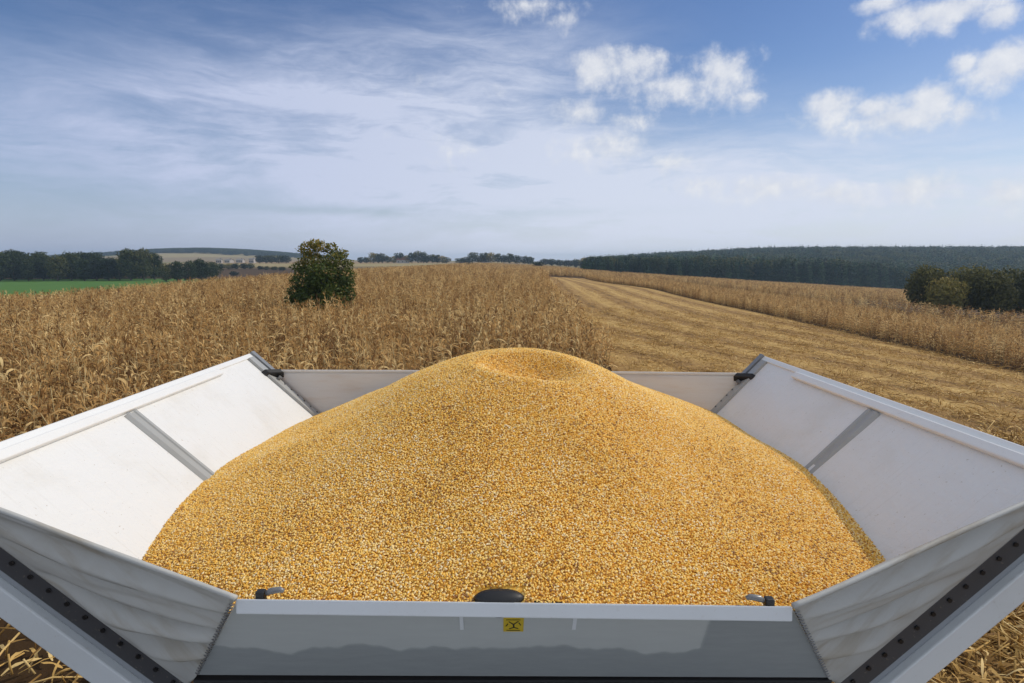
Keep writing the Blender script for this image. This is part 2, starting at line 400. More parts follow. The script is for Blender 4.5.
m, t, b = material('green_crop', (.07, .16, .03), .9, .1); M_green = m
ps = t.nodes.new('ShaderNodeNewGeometry').outputs['Position']
t.links.new(mixc(t, noise(t, ps, .06, 4, .6), (.060, .150, .024), (.105, .20, .042)), b.inputs['Base Color'])
tag(sheet('green_field', np.linspace(-330, -98, 60), np.linspace(110, 310, 60), M_green, .12), 'bright green winter crop field in front of the dark wood at the left', 'field', kind='structure')

# ------------------------------------------------------------------ instancing for things nobody could count
def scatter(name, pts, rot, scale, idx, sources, label, cat, parent=None):
    """one object: a cloud of points, each carrying one of the source meshes"""
    coll = bpy.data.collections.new(name + '_sources')
    for i, me in enumerate(sources):
        coll.objects.link(bpy.data.objects.new('%02d_%s' % (i, name), me))
    me = bpy.data.meshes.new(name); n = len(pts)
    me.vertices.add(n); me.vertices.foreach_set('co', np.asarray(pts, np.float32).ravel())
    a = me.attributes.new('rot', 'FLOAT_VECTOR', 'POINT'); a.data.foreach_set('vector', np.asarray(rot, np.float32).ravel())
    a = me.attributes.new('scl', 'FLOAT_VECTOR', 'POINT'); a.data.foreach_set('vector', np.asarray(scale, np.float32).ravel())
    a = me.attributes.new('pick', 'INT', 'POINT'); a.data.foreach_set('value', np.asarray(idx, np.int32))
    o = link(name, me, parent)
    g = bpy.data.node_groups.new(name + '_nodes', 'GeometryNodeTree')
    g.interface.new_socket('Geometry', in_out='INPUT', socket_type='NodeSocketGeometry')
    g.interface.new_socket('Geometry', in_out='OUTPUT', socket_type='NodeSocketGeometry')
    gi = g.nodes.new('NodeGroupInput'); go = g.nodes.new('NodeGroupOutput')
    ci = g.nodes.new('GeometryNodeCollectionInfo'); ci.inputs['Collection'].default_value = coll
    ci.inputs['Separate Children'].default_value = True; ci.inputs['Reset Children'].default_value = True
    ip = g.nodes.new('GeometryNodeInstanceOnPoints'); ip.inputs['Pick Instance'].default_value = True
    def attr(nm, ty):
        q = g.nodes.new('GeometryNodeInputNamedAttribute'); q.data_type = ty; q.inputs['Name'].default_value = nm
        return [s for s in q.outputs if s.enabled and s.name == 'Attribute'][0]
    e2r = g.nodes.new('FunctionNodeEulerToRotation')
    g.links.new(attr('rot', 'FLOAT_VECTOR'), e2r.inputs[0])
    g.links.new(gi.outputs[0], ip.inputs['Points']); g.links.new(ci.outputs[0], ip.inputs['Instance'])
    g.links.new(attr('pick', 'INT'), ip.inputs['Instance Index']); g.links.new(e2r.outputs[0], ip.inputs['Rotation'])
    g.links.new(attr('scl', 'FLOAT_VECTOR'), ip.inputs['Scale']); g.links.new(ip.outputs[0], go.inputs[0])
    md = o.modifiers.new('scatter', 'NODES'); md.node_group = g
    if parent is None: tag(o, label, cat)
    o['kind'] = 'stuff'
    return o

# ------------------------------------------------------------------ trees
def leaf_cloud(clumps, n, size, seed, yellow_top=0.0, shell=.55):
    """leaf-sized faces through the volume of many clumps; returns verts, faces, per-leaf tone"""
    r = np.random.default_rng(seed); cl = np.array(clumps, float)       # x, y, z, rx, rz
    wgt = cl[:, 3] ** 2 * cl[:, 4]; wgt = wgt ** .8; wgt /= wgt.sum()
    k = r.choice(len(cl), n, p=wgt); d = r.normal(size=(n, 3)); d /= np.linalg.norm(d, axis=1)[:, None]
    rad = shell + (1 - shell) * r.random(n) ** .6; rad *= 1 + .12 * r.normal(size=n)
    P = cl[k, :3] + d * rad[:, None] * np.stack([cl[k, 3], cl[k, 3], cl[k, 4]], 1)
    u = r.normal(size=(n, 3)); u /= np.linalg.norm(u, axis=1)[:, None]
    v = np.cross(u, d + .6 * r.normal(size=(n, 3))); v /= np.linalg.norm(v, axis=1)[:, None] + 1e-6
    s = size * (.6 + .8 * r.random(n))[:, None]
    V = np.concatenate([P - u * s, P + v * s * .55, P + u * s, P - v * s * .55], 1).reshape(-1, 3)
    zt = (P[:, 2] - P[:, 2].min()) / (np.ptp(P[:, 2]) + 1e-6)
    tone = np.clip(.10 + .35 * r.random(n) + .22 * r.random(len(cl))[k] + yellow_top * np.clip((zt - .6) * 2.5, 0, 1) * r.random(n), 0, 1)
    return V, [(4 * i, 4 * i + 1, 4 * i + 2, 4 * i + 3) for i in range(n)], tone
def crown_mesh(name, clumps, n, size, seed, mat, yellow_top=0.0):
    V, F, tone = leaf_cloud(clumps, n, size, seed, yellow_top)
    me = mesh_of(name, V, F, [mat]); a = me.attributes.new('tone', 'FLOAT', 'FACE'); a.data.foreach_set('value', tone.astype(np.float32))
    return me
def trunk_mesh(name, h, r0, spread, nb, seed, mat, z0=.3):
    rr = random.Random(seed); q = MB()
    q.tube([(0, 0, -.1), (.03 * h * .1, 0, h * .3), (rr.uniform(-.05, .05) * h, rr.uniform(-.05, .05) * h, h * .62), (rr.uniform(-.08, .08) * h, 0, h * .9)], [r0 * 1.25, r0, r0 * .6, r0 * .15], 8)
    for i in range(nb):
        a = 2 * math.pi * i / nb + rr.uniform(-.4, .4); zz = h * (z0 + .45 * i / nb); L = spread * rr.uniform(.6, .95)
        q.tube([(0, 0, zz), (math.cos(a) * L * .5, math.sin(a) * L * .5, zz + L * .35), (math.cos(a) * L, math.sin(a) * L, zz + L * .55)], [r0 * .45, r0 * .3, r0 * .08], 6)
    me = bpy.data.meshes.new(name); me.from_pydata(q.v, [], q.f); me.materials.append(mat)
    return me
def round_clumps(h, wd, n, seed, low=.15, lump=.27):
    """clumps spread over a rounded crown from low*h up to h"""
    rr = random.Random(seed); out = []
    cz, hz = h * (low + 1) / 2, h * (1 - low) / 2
    for i in range(n):
        th = 2 * math.pi * ((i * .618) % 1) + rr.uniform(-.3, .3); s = -1 + 2 * (i + .5) / n
        c = math.sqrt(1 - s * s) * rr.uniform(.55, .85); r_ = wd * lump * rr.uniform(.75, 1.25)
        out.append((wd * .5 * c * math.cos(th), wd * .5 * c * math.sin(th), cz + s * (hz - r_ * .7), r_, r_ * .8))
    return out
M_bark = paint('bark', (.10, .075, .05), .9, .6, .3)
M_lone = leafy('walnut_leaf', [(0, (.022, .045, .009)), (.35, (.052, .090, .016)), (.65, (.105, .135, .026)), (.85, (.24, .20, .035)), (1, (.36, .26, .045))], .35, .6, 'tone', .3)
M_dark = leafy('wood_leaf', [(0, (.012, .022, .008)), (.4, (.028, .046, .014)), (.75, (.065, .080, .022)), (1, (.12, .11, .03))], .15, .7, 'tone')
M_autumn = leafy('autumn_leaf', [(0, (.045, .050, .018)), (.4, (.13, .125, .040)), (.75, (.27, .23, .060)), (1, (.40, .28, .08))], .2, .7, 'tone')
M_needle = leafy('needle', [(0, (.005, .020, .012)), (.4, (.015, .044, .024)), (.75, (.042, .090, .040)), (1, (.10, .145, .055))], .1, .7, 'tone')

def plant_tree(name, label, cat, x, y, crown, trunk, s=1.0, rz=0.0, group=None, sz=None):
    o = thing(name, label, cat, (x, y, float(gz(x, y)) - .03), group); o.scale = (s, s, sz or s); o.rotation_euler.z = rz
    link('trunk', trunk, o); link('crown', crown, o)
    return o
# the lone broad tree in the maize
LT = (-14.78, 44.0)
LSX = 1.07
lt = [(-.2, 0, 1.4, 1.7, 1.4), (.9, -.3, 1.6, 1.4, 1.2), (-1.2, .3, 1.7, 1.2, 1.0), (-1.7, -.2, 2.4, .8, .7), (.2, .4, 2.7, 1.6, 1.1), (1.4, .2, 2.9, 1.1, 1.0),
      (-1.0, -.4, 3.3, 1.1, .9), (1.9, -.1, 3.6, .75, .8), (.4, -.5, 4.0, 1.3, .9), (-1.45, .2, 4.35, .75, .45), (-.5, .3, 4.8, 1.1, .8), (1.2, 0, 4.8, .9, .75),
      (-.75, -.1, 5.7, .75, .6), (.15, .1, 5.9, .7, .5), (.85, .2, 5.7, .6, .5), (-.25, 0, 6.1, .55, .4), (1.55, .3, 5.3, .55, .5), (2.15, 0, 2.3, .45, .6), (-2.2, .1, 1.9, .5, .4), (2.0, .3, 4.5, .5, .5),
      (0, 0, .6, 1.5, .6), (1.9, .1, 1.5, .5, .6), (-1.5, -.4, .9, .8, .6), (1.3, -.5, .8, .9, .6), (.3, -.9, 1.3, 1.1, .9), (-.6, -.8, 2.2, 1.0, .9), (1.0, -.7, 2.4, 1.0, .9), (.1, -.8, 3.3, 1.0, .8)]
plant_tree('tree', 'lone dense dark green tree with a yellowing top standing in the maize', 'tree', *LT,
           crown_mesh('crown', [(a_ * LSX, b_, c_, d2 * .94, e_ * .9) for a_, b_, c_, d2, e_ in lt], 22000, .098, 3, M_lone, .60), trunk_mesh('trunk', 5.2, .22, 2.0, 9, 3, M_bark, .15))

# ------------------------------------------------------------------ maize
def maize(seed):
    """one dry maize plant: stalk + ear stub, then drooping leaves and tassel"""
    r = random.Random(seed); h = r.uniform(1.85, 2.2); lx, ly = r.uniform(-.12, .12), r.uniform(-.12, .12)
    st = MB()
    def at(f): return np.array((lx * h * f * f, ly * h * f * f, h * f))
    st.tube([at(0) - (0, 0, .05), at(.33), at(.66), at(.93)], [.014, .013, .010, .006], 5)
    V, F = [], []
    def ribbon(o, a, up, L, wd, droop, n=5, tw=0.0):
        d = np.array((math.cos(a), math.sin(a), 0)); sd = np.array((-math.sin(a), math.cos(a), 0)); k = len(V); p = np.array(o, float); ang = up
        for i in range(n + 1):
            f = i / n; ww = wd * (1 - f) ** .6 * (.55 + .9 * f if f < .5 else 1.0) + .003
            s2 = sd * math.cos(tw * f) + np.array((0, 0, 1)) * math.sin(tw * f)
            V.append(p - s2 * ww); V.append(p + s2 * ww)
            p = p + (d * math.cos(ang) + np.array((0, 0, 1)) * math.sin(ang)) * (L / n); ang -= droop / n * (1 + .6 * f)
        F.extend([(k + 2 * i, k + 2 * i + 1, k + 2 * i + 3, k + 2 * i + 2) for i in range(n)])
    nl = r.randint(9, 12); a = r.uniform(0, 6)
    for i in range(nl):
        f = .12 + .80 * i / nl; a += math.pi + r.uniform(-.5, .5)
        ribbon(at(f), a, r.uniform(.5, 1.2), r.uniform(.40, .80) * (1.1 - .35 * f), r.uniform(.020, .042), r.uniform(1.5, 2.9), 5, r.uniform(-1.6, 1.6))
    for i in range(5):
        ribbon(at(.92), r.uniform(0, 6.3), r.uniform(.9, 1.5), r.uniform(.2, .32), .010, r.uniform(.2, .9), 2)
    a = r.uniform(0, 6.3); e0 = at(.45)
    st.tube([e0, e0 + (math.cos(a) * .06, math.sin(a) * .06, .02), e0 + (math.cos(a) * .11, math.sin(a) * .11, -.12), e0 + (math.cos(a) * .12, math.sin(a) * .12, -.22)], [.012, .026, .028, .008], 6)
    sm = mesh_of('maize_stalk', st.v, st.f, [M_mstalk], True); lm = mesh_of('maize_foliage', V, F, [M_mleaf], True)
    k = len(st.v)
    full = mesh_of('maize', list(st.v) + list(V), list(st.f) + [tuple(i + k for i in f) for f in F], [M_mstalk, M_mleaf], True, [0] * len(st.f) + [1] * len(F))
    return sm, lm, full
NV = 8
MAIZE = [maize(100 + i) for i in range(NV)]

def rows_of(x0, x1, y0, y1, dxr, dyr):
    xs = np.arange(x0, x1, dxr); ysr = np.arange(y0, y1, dyr); X, Y = np.meshgrid(xs, ysr)
    X = X.ravel() + rng.normal(0, dxr * .10, X.size); Y = Y.ravel() + rng.uniform(-.5, .5, X.size) * dyr
    return X, Y
def in_view(X, Y, mgn=7): return (np.abs(X) < .96 * Y + mgn)
def left_field(X, Y):
    edge = np.where(X > -3, 12.0, 8.8 + .25 * np.sin(X * 1.7))
    return (Y > edge) & (X < swath_l(np.maximum(Y, 10)) - .2) & (X > -54 - .13 * (Y - 60)) & (np.hypot(X - LT[0], Y - LT[1]) > 1.9) & ~((np.abs(Y - 41.8 - .04 * X) < 1.3) & (X < -4) & (X > -40)) & in_view(X, Y)
def packed(X, Y, smin, smax, wide):
    n = len(X); s = rng.uniform(smin, smax, n); clump = 1 + .10 * np.sin(X * .7 + 2 * np.sin(Y * .23)) * np.sin(Y * .45)
    P = np.stack([X, Y, gz(X, Y) - .02], 1)
    rt = np.stack([rng.normal(0, .16, n), rng.normal(0, .16, n), rng.uniform(0, 6.28, n)], 1)
    sc = np.stack([s * wide, s * wide, s * clump], 1)
    return P, rt, sc, rng.integers(0, NV, n)
def crop(blocks): return [np.concatenate(q) for q in zip(*blocks)]
# left stand, dense near the tank and thinner (but broader) far off
Lb = []
for (y0, y1, dr, dp, wide) in ((8, 46, .75, .23, 1.1), (46, 100, .75, .34, 1.2), (100, 190, 1.0, .55, 1.6)):
    X, Y = rows_of(-86, 12, y0, y1, dr, dp); k = left_field(X, Y); k &= rng.random(len(X)) < .62 + .5 * np.clip(np.sin(X * 1.1 + 2 * np.sin(Y * .5)) * np.sin(Y * .8 + X * .3) + .5, 0, 1); Lb.append(packed(X[k], Y[k], .80, 1.16, wide))
P, RT, SC, IX = crop(Lb)
# the 300 plants that show largest are things of their own
fd = P[:, 1] * math.cos(R(8.15)) + (H - 1.3) * math.sin(R(8.15)); px = P[:, 0] / fd * 569 + 512
flap_top = 445 - .36 * np.clip(px, 0, 250); flap_top = np.where(px > 255, 368, flap_top)
top_px = 260 + 569 * (H - 2.0) / P[:, 1]
see = (px > -10) & (px < 600) & (top_px < flap_top - 4)
order = np.argsort(np.where(see, P[:, 1], 1e9))[:300]
gname = 'maize plants along the near edge of the standing crop'
for q in order:
    o = thing('maize_plant', 'dry brown maize plant with drooping leaves at the near edge of the standing crop', 'maize plant', tuple(P[q]), gname)
    o.rotation_euler = tuple(RT[q]); o.scale = tuple(SC[q])
    link('stalk', MAIZE[IX[q]][0], o); link('foliage', MAIZE[IX[q]][1], o)
keep = np.ones(len(P), bool); keep[order] = False
FULL = [q[2] for q in MAIZE]
scatter('maize_crop', P[keep], RT[keep], SC[keep], IX[keep], FULL, 'wide stand of dry brown maize behind the tank and around the lone tree', 'maize crop')
# strip on the right of the stubble, then the paler field below the wood, then the fields beyond the stubble
X, Y = rows_of(22, 47, 24, 184, .75, .24); k = (X > swath_r(Y) + .2) & (X < 46 + .03 * (Y - 40)) & in_view(X, Y)
P, RT, SC, IX = packed(X[k], Y[k], .56, .80, 1.35)
scatter('maize_crop', P, RT, SC, IX, FULL, 'long strip of dry maize on the right of the stubble, dark along its foot', 'maize crop')
def wood_front(x): return np.interp(x, [30, 52, 120, 210, 420, 700], [330, 335, 352, 372, 420, 470])
X, Y = rows_of(50, 330, 45, 400, 1.6, .9); k = (X > 52 + .03 * (Y - 40)) & (Y < wood_front(X) - 14) & (X < .95 * Y + 4) & ~((X < 100) & (X > 60) & (Y < 120) & (Y > 72)) & (np.abs(X - 74 - .05 * Y) > 3)
P, RT, SC, IX = packed(X[k], Y[k], .85, 1.05, 1.9)
scatter('maize_crop', P, RT, SC, IX, FULL, 'pale far maize field sloping down to the foot of the wood', 'maize crop')
X, Y = rows_of(-105, 62, 188, 430, 1.7, 1.0); k = (X > -60 - .11 * (Y - 60)) & (X < 52) & in_view(X, Y) & ~((Y < 192) & (X > 8)) & (np.abs(Y - 246 - .2 * X) > 2.5)
P, RT, SC, IX = packed(X[k], Y[k], .9, 1.05, 2.0)
scatter('maize_crop', P, RT, SC, IX, FULL, 'far flat maize field reaching to the distant tree line ahead', 'maize crop')

# straw and stubble
def strip(seed, L, wd, curl, n=5):
    r = random.Random(seed); V, F = [], []; p = np.array((-L / 2, 0, .02)); a, e = 0.0, r.uniform(.1, .6)
    for i in range(n + 1):
        ww = wd * (1 - abs(2 * i / n - 1) ** 2 * .75); s2 = np.array((-math.sin(a), math.cos(a), r.uniform(-.5, .5)))
        V += [p - s2 * ww, p + s2 * ww]; p = p + np.array((math.cos(a) * math.cos(e), math.sin(a) * math.cos(e), math.sin(e))) * L / n
        a += r.uniform(-curl, curl); e -= r.uniform(0, .35)
    F = [(2 * i, 2 * i + 1, 2 * i + 3, 2 * i + 2) for i in range(n)]
    return mesh_of('straw', V, F, [M_straw], True)
STRAW = [strip(i, random.uniform(.22, .5), random.uniform(.010, .028), .5) for i in range(7)]
for i in range(3):
    q = MB(); q.tube([(-.25, 0, .03), (0, .02, .05 + .02 * i), (.27 + .1 * i, 0, .03)], [.012, .011, .010], 5); STRAW.append(mesh_of('straw', q.v, q.f, [M_straw], True))
for i in range(2):
    q = MB(); q.tube([(0, 0, -.02), (.02, 0, .12), (.03, .01, .2 + .06 * i)], [.013, .012, .011], 5); STRAW.append(mesh_of('straw', q.v, q.f, [M_straw], True))
def litter(n, x0, x1, y0, y1, smin, smax, stubs=.12, lift=0.0, fall=1.0):
    X = rng.uniform(x0, x1, n); Y = y0 + (y1 - y0) * rng.random(n) ** fall
    pat = np.sin(X * 2.1 + 1.5 * np.sin(Y * .6)) + .6 * np.sin(Y * 1.3 + X * .8)
    k = (rng.random(n) < np.clip(.62 + .30 * pat, .12, 1)) & in_view(X, Y, 3) & (X < swath_r(Y) + .4); X, Y = X[k], Y[k]; n = len(X)
    ix = np.where(rng.random(n) < stubs, rng.integers(10, 12, n), rng.integers(0, 10, n)); s = rng.uniform(smin, smax, n)
    tilt = np.where(ix < 10, .30, .18)
    rt = np.stack([rng.normal(0, 1, n) * tilt, rng.normal(0, 1, n) * tilt, rng.uniform(0, 6.28, n)], 1)
    return np.stack([X, Y, gz(X, Y) + .05 + rng.random(n) * lift], 1), rt, np.stack([s] * 3, 1), ix
P, RT, SC, IX = crop([litter(62000, 2.4, 16, 4.5, 17, .5, 1.2, .06, .10), litter(56000, 2.4, 30, 15, 62, .5, 1.1, .05, .04, 2.2), litter(12000, 4.9, 30, 34, 110, .5, .9, .04, .02, 1.5)])
k = ~((P[:, 0] < swath_l(np.maximum(P[:, 1], 10)) + .3) & (P[:, 1] > 11)); scatter('straw_litter', P[k], RT[k], SC[k], IX[k], STRAW, 'chopped golden maize straw lying over the stubble right of the tank', 'straw')
P, RT, SC, IX = litter(4200, -12, -2.4, 4.2, 9.6, .45, 1.25, .15, .2)
scatter('straw_litter', P, RT, SC, IX, STRAW, 'broken maize stalks and leaves on dark soil left of the tank', 'straw')

# ------------------------------------------------------------------ far trees
def soft_tree(seed, h, wd, n, size, mat, low=.12, nclump=16):
    return crown_mesh('crown', round_clumps(h, wd, nclump, seed, low), n, size, seed, mat, .5), trunk_mesh('trunk', h * .8, h * .022, wd * .35, 5, seed, M_bark)
def at_px(px, D): return (px - 512) / 569 * D * 1.0

WOODS = [soft_tree(20 + i, 13, (9, 8, 10, 7)[i], 2600, .42, M_dark, .05, 18) for i in range(4)]
# row of broadleaf trees behind the green field (left): px, distance, height
row = [(-14, 282, 12.5), (2, 276, 12.8), (17, 284, 13.6), (31, 279, 12.2), (46, 286, 13.2), (60, 280, 12.6), (74, 288, 14.8), (87, 281, 13.0), (99, 290, 14.2), (111, 283, 12.6),
       (122, 292, 13.0), (133, 286, 14.6), (146, 289, 14.0), (157, 296, 13.2), (168, 268, 11.0), (180, 270, 10.0), (191, 276, 9.6), (203, 284, 11.5), (214, 300, 10.2)]
for i, (q, D, h) in enumerate(row):
    c, tr = WOODS[i % 4]; x = at_px(q, D)
    txt = 'dark broadleaf tree in the wood edge beyond the green field' if q < 164 else 'low rounded tree where the wood edge meets the maize'
    h *= random.uniform(.80, 1.16); plant_tree('broadleaf_tree', txt, 'tree', x, D, c, tr, h / 13 * random.uniform(.8, 1.15), random.uniform(0, 6), 'dark trees beyond the green field' if q < 164 else 'low trees at the end of the wood', h / 13)
# second rank behind them, a closed mass
X = rng.uniform(-330, -130, 150); Y = rng.uniform(300, 360, 150); k = (X / Y > -.98) & (X / Y < -.62)
n = int(k.sum()); hs_ = rng.uniform(.62, 1.2, n)
SOFT = []
for c, tr in WOODS: SOFT.append(c)
scatter('wood', np.stack([X[k], Y[k], gz(X[k], Y[k])], 1), np.stack([np.zeros(n), np.zeros(n), rng.uniform(0, 6.28, n)], 1), np.stack([hs_ * 1.1, hs_ * 1.1, hs_], 1), rng.integers(0, 4, n), SOFT, 'closed broadleaf wood behind the tree row on the left', 'wood')

# dark bushy trees at the right edge, behind the maize strip
BUSH = [crown_mesh('crown', round_clumps(7.5, 7.0 + i, 18, 60 + i, .10, .24), 5200, .23, 60 + i, M_autumn, .45) for i in range(3)]
BTR = [trunk_mesh('trunk', 6.0, .2, 2.4, 8, 60 + i, M_bark, .12) for i in range(3)]
for i, (q, D, h, s, txt) in enumerate([(926, 92, 7.2, .78, 'leftmost round crowned brown green tree of the clump behind the maize strip'),
        (945, 88, 5.6, .72, 'low olive bush tree in front of the round crowned one'),
        (968, 90, 7.6, .86, 'pointed dark tree in the middle of the clump behind the maize strip'),
        (990, 86, 7.0, .80, 'dark tree right of the pointed one in the clump behind the maize strip'),
        (1012, 90, 7.6, .92, 'broad yellow tipped tree at the right end of the clump'),
        (1046, 92, 7.4, .95, 'half hidden dark tree at the edge behind the yellow tipped one')]):
    h *= 1.08; plant_tree('bushy_tree', txt, 'tree', at_px(q, D), D, BUSH[i % 3], BTR[i % 3], s, 1.3 * i, 'clump of dark trees behind the maize strip', h / 7.5)

# conifer plantation: front rank tree by tree, the rest as one mass climbing the hill
def conifer(seed, h, wd, n, size):
    rr = random.Random(seed); cl = []
    for i in range(11):
        f = i / 10; r_ = wd * .5 * (1 - f) ** .8 * rr.uniform(.75, 1.25) + .12
        cl.append((rr.uniform(-.1, .1), rr.uniform(-.1, .1), h * (.06 + .92 * f), r_, h * .075))
    return crown_mesh('crown', cl, n, size, seed, M_needle, .3)
CON = [conifer(80 + i, 14, 4.6 + .4 * i, 900, .42) for i in range(4)]
CTR = trunk_mesh('trunk', 13, .16, .6, 3, 80, M_bark)
xq = 42.0; i = 0
while True:
    Dq = float(wood_front(xq)) + random.uniform(-2, 2)
    if xq > .94 * Dq + 12: break
    h = np.interp(xq, [30, 60, 120, 210, 380], [8.2, 9.0, 13.5, 18.5, 18]) * random.uniform(.9, 1.1)
    plant_tree('conifer', 'dark conifer in the front rank of the plantation on the right', 'conifer', xq, Dq, CON[i % 4], CTR, h / 14 * random.uniform(.95, 1.15), random.uniform(0, 6), 'conifers along the front of the plantation', h / 14)
    xq += random.uniform(2.0, 3.1); i += 1
X, Y = rows_of(36, 900, 330, 1000, 5.6, 5.6); k = (Y > wood_front(X) + 4) & (X < .97 * Y + 15) & (X > .135 * Y - 3) & (X > 44) & (np.hypot(X, Y) < 1150)
k &= rng.random(len(X)) < np.clip(1.25 - (Y - wood_front(X)) / 900, .5, 1)
X, Y = X[k], Y[k]; n = len(X); hh = np.interp(X, [30, 60, 120, 210, 380], [8.2, 9.5, 13.5, 17, 17]) * rng.uniform(.62, 1.28, n) / 14
scatter('wood', np.stack([X, Y, gz(X, Y) - .1], 1), np.stack([np.zeros(n), np.zeros(n), rng.uniform(0, 6.28, n)], 1), np.stack([hh * 1.5, hh * 1.5, hh], 1), np.where(rng.random(n) < .72, rng.integers(0, 4, n), rng.integers(4, 8, n)),
        CON + SOFT, 'blue green conifer wood covering the hill on the right', 'wood')
# wood on the far hill at the left, hedges on the skyline
X = rng.uniform(-1150, -480, 1500); Y = rng.uniform(1350, 1700, 1500); k = rng.random(1500) < np.exp(-((X + 800) / 210) ** 2) * 1.2; X, Y = X[k], Y[k]; n = len(X)
scatter('wood', np.stack([X, Y, gz(X, Y)], 1), np.stack([np.zeros(n)] * 2 + [rng.uniform(0, 6.28, n)], 1), np.stack([np.full(n, 1.6)] * 2 + [np.full(n, .85)], 1), rng.integers(0, 4, n), SOFT, 'bluish wood on the far low hill at the left', 'wood')

SMALL = [soft_tree(40 + i, 10, (7, 8, 6)[i], 900, .5, M_dark, .04, 12) for i in range(3)] + [soft_tree(44, 10, 8, 900, .5, M_autumn, .04, 12)]
def far_tree(q, D, h, wd, label, k, group):
    c, tr = SMALL[k % 4]; plant_tree('far_tree', label, 'tree', at_px(q, D), D, c, tr, wd / 7.5, random.uniform(0, 6), group, h / 10)
for q in (262, 268, 274, 281, 288): far_tree(q, 620, 9, 11, 'hazy tree on the skyline left of the lone tree', q, 'skyline trees left of the lone tree')
for q, h in ((362, 7), (368, 7), (375, 12), (380, 11), (384, 11.5), (389, 8), (395, 8), (401, 12), (407, 9), (413, 12), (419, 14), (424, 13), (428, 9), (433, 10), (438, 9.5), (443, 8.5), (447, 7)):
    far_tree(q, 640, h, 11 if h > 9 else 9, 'hazy tree in the skyline clump between the lone tree and the stubble', q, 'skyline clump right of the lone tree')
for q, h in ((461, 6), (467, 7), (473, 12), (479, 8), (485, 11), (491, 11), (498, 10), (504, 9), (510, 11), (517, 9.5), (524, 9), (530, 8.5)):
    far_tree(q, 600, h, 10, 'hazy tree in the skyline row above the end of the stubble', q, 'skyline row above the stubble')
for q, h in ((545, 7.5), (552, 8), (560, 7.5), (568, 8), (576, 10), (583, 12), (592, 13), (601, 13)):
    far_tree(q, 640, h, 13, 'hazy tree on the skyline just left of the plantation', q, 'skyline trees left of the plantation')
far_tree(470, 330, 2.4, 5.5, 'small green bush at the far edge of the maize', 0, None)
far_tree(538, 360, 5.0, 6.5, 'single green bush in the brown field beyond the stubble', 1, None)
for q in (224, 231, 238, 246, 252): far_tree(q, 430, 4.5, 7, 'low hedge bush below the distant houses', q, 'hedge bushes below the houses')
for q, D in ((236, 345), (262, 420), (268, 415), (276, 410), (284, 405)): far_tree(q, D, 3.0, 5, 'dark round bush along the edge of the pale field', q, 'round bushes along the pale field')

# ------------------------------------------------------------------ far houses
M_wall = paint('house_wall', (.40, .37, .34), .8, 0, .2); M_roof = paint('house_roof', (.30, .11, .07), .8, 0, .3); M_roofg = paint('house_roof_grey', (.20, .19, .18), .8, 0, .3); M_glass, _, _ = material('house_window', (.03, .035, .04), .15)
def house(q, D, wd, dp, h, rh, roof, label, rz=0.0):
    x = at_px(q, D); o = thing('house', label, 'house', (x, D, float(gz(x, D)) - .1), 'far houses on the skyline'); o.rotation_euler.z = rz
    a = MB(); a.box(-wd / 2, wd / 2, -dp / 2, dp / 2, 0, h); a.prism([(-dp / 2, 0), (dp / 2, 0), (0, rh)], (-wd / 2, 0, h - .01), (wd / 2, 0, h - .01), (0, 1, 0), (0, 0, 1)); a.build('wall', M_wall, o)
    for s_ in (-1, 1):
        a = MB(); L = math.hypot(dp / 2, rh); u = np.array((0, s_ * dp / 2, -rh)) / L; nrm = np.array((0, s_ * rh, dp / 2)) / L
        a.frame_box((0, 0, h + rh + .05), (1, 0, 0), u, nrm, -wd / 2 - .4, wd / 2 + .4, 0, L + .5, 0, .22); a.build('roof', roof, o)
    a = MB(); a.box(wd * .2, wd * .2 + .7, -.4, .4, h + rh - .5, h + rh + .9); a.build('chimney', M_roofg, o)
    for k in range(3):
        a = MB(); xx = -wd / 2 + wd * (k + .5) / 3; a.box(xx - .6, xx + .6, -dp / 2 - .03, -dp / 2 + .1, 1.1, 2.4); a.build('window', M_glass, o)
house(222, 640, 5.6, 8, 3.2, 1.6, M_roofg, 'leftmost far house, pinkish wall at the end of the dark trees', .3)
house(232, 690, 6.8, 8, 2.9, 1.6, M_roofg, 'long low pale house between the hazy bushes left of the lone tree', -.2)
house(243, 700, 7.4, 9, 3.0, 1.6, M_roofg, 'pale house in the middle of the far row left of the lone tree', .15)
house(255, 650, 5.0, 8, 4.0, 1.6, M_roofg, 'brightest white gabled house nearest the skyline trees', .1)
house(404, 640, 13, 8, 4.0, 3, M_roof, 'far red roofed house among the skyline clump', .05)
house(487, 620, 9, 8, 3.5, 3, M_roof, 'far red roofed house in the skyline row above the stubble', -.2)

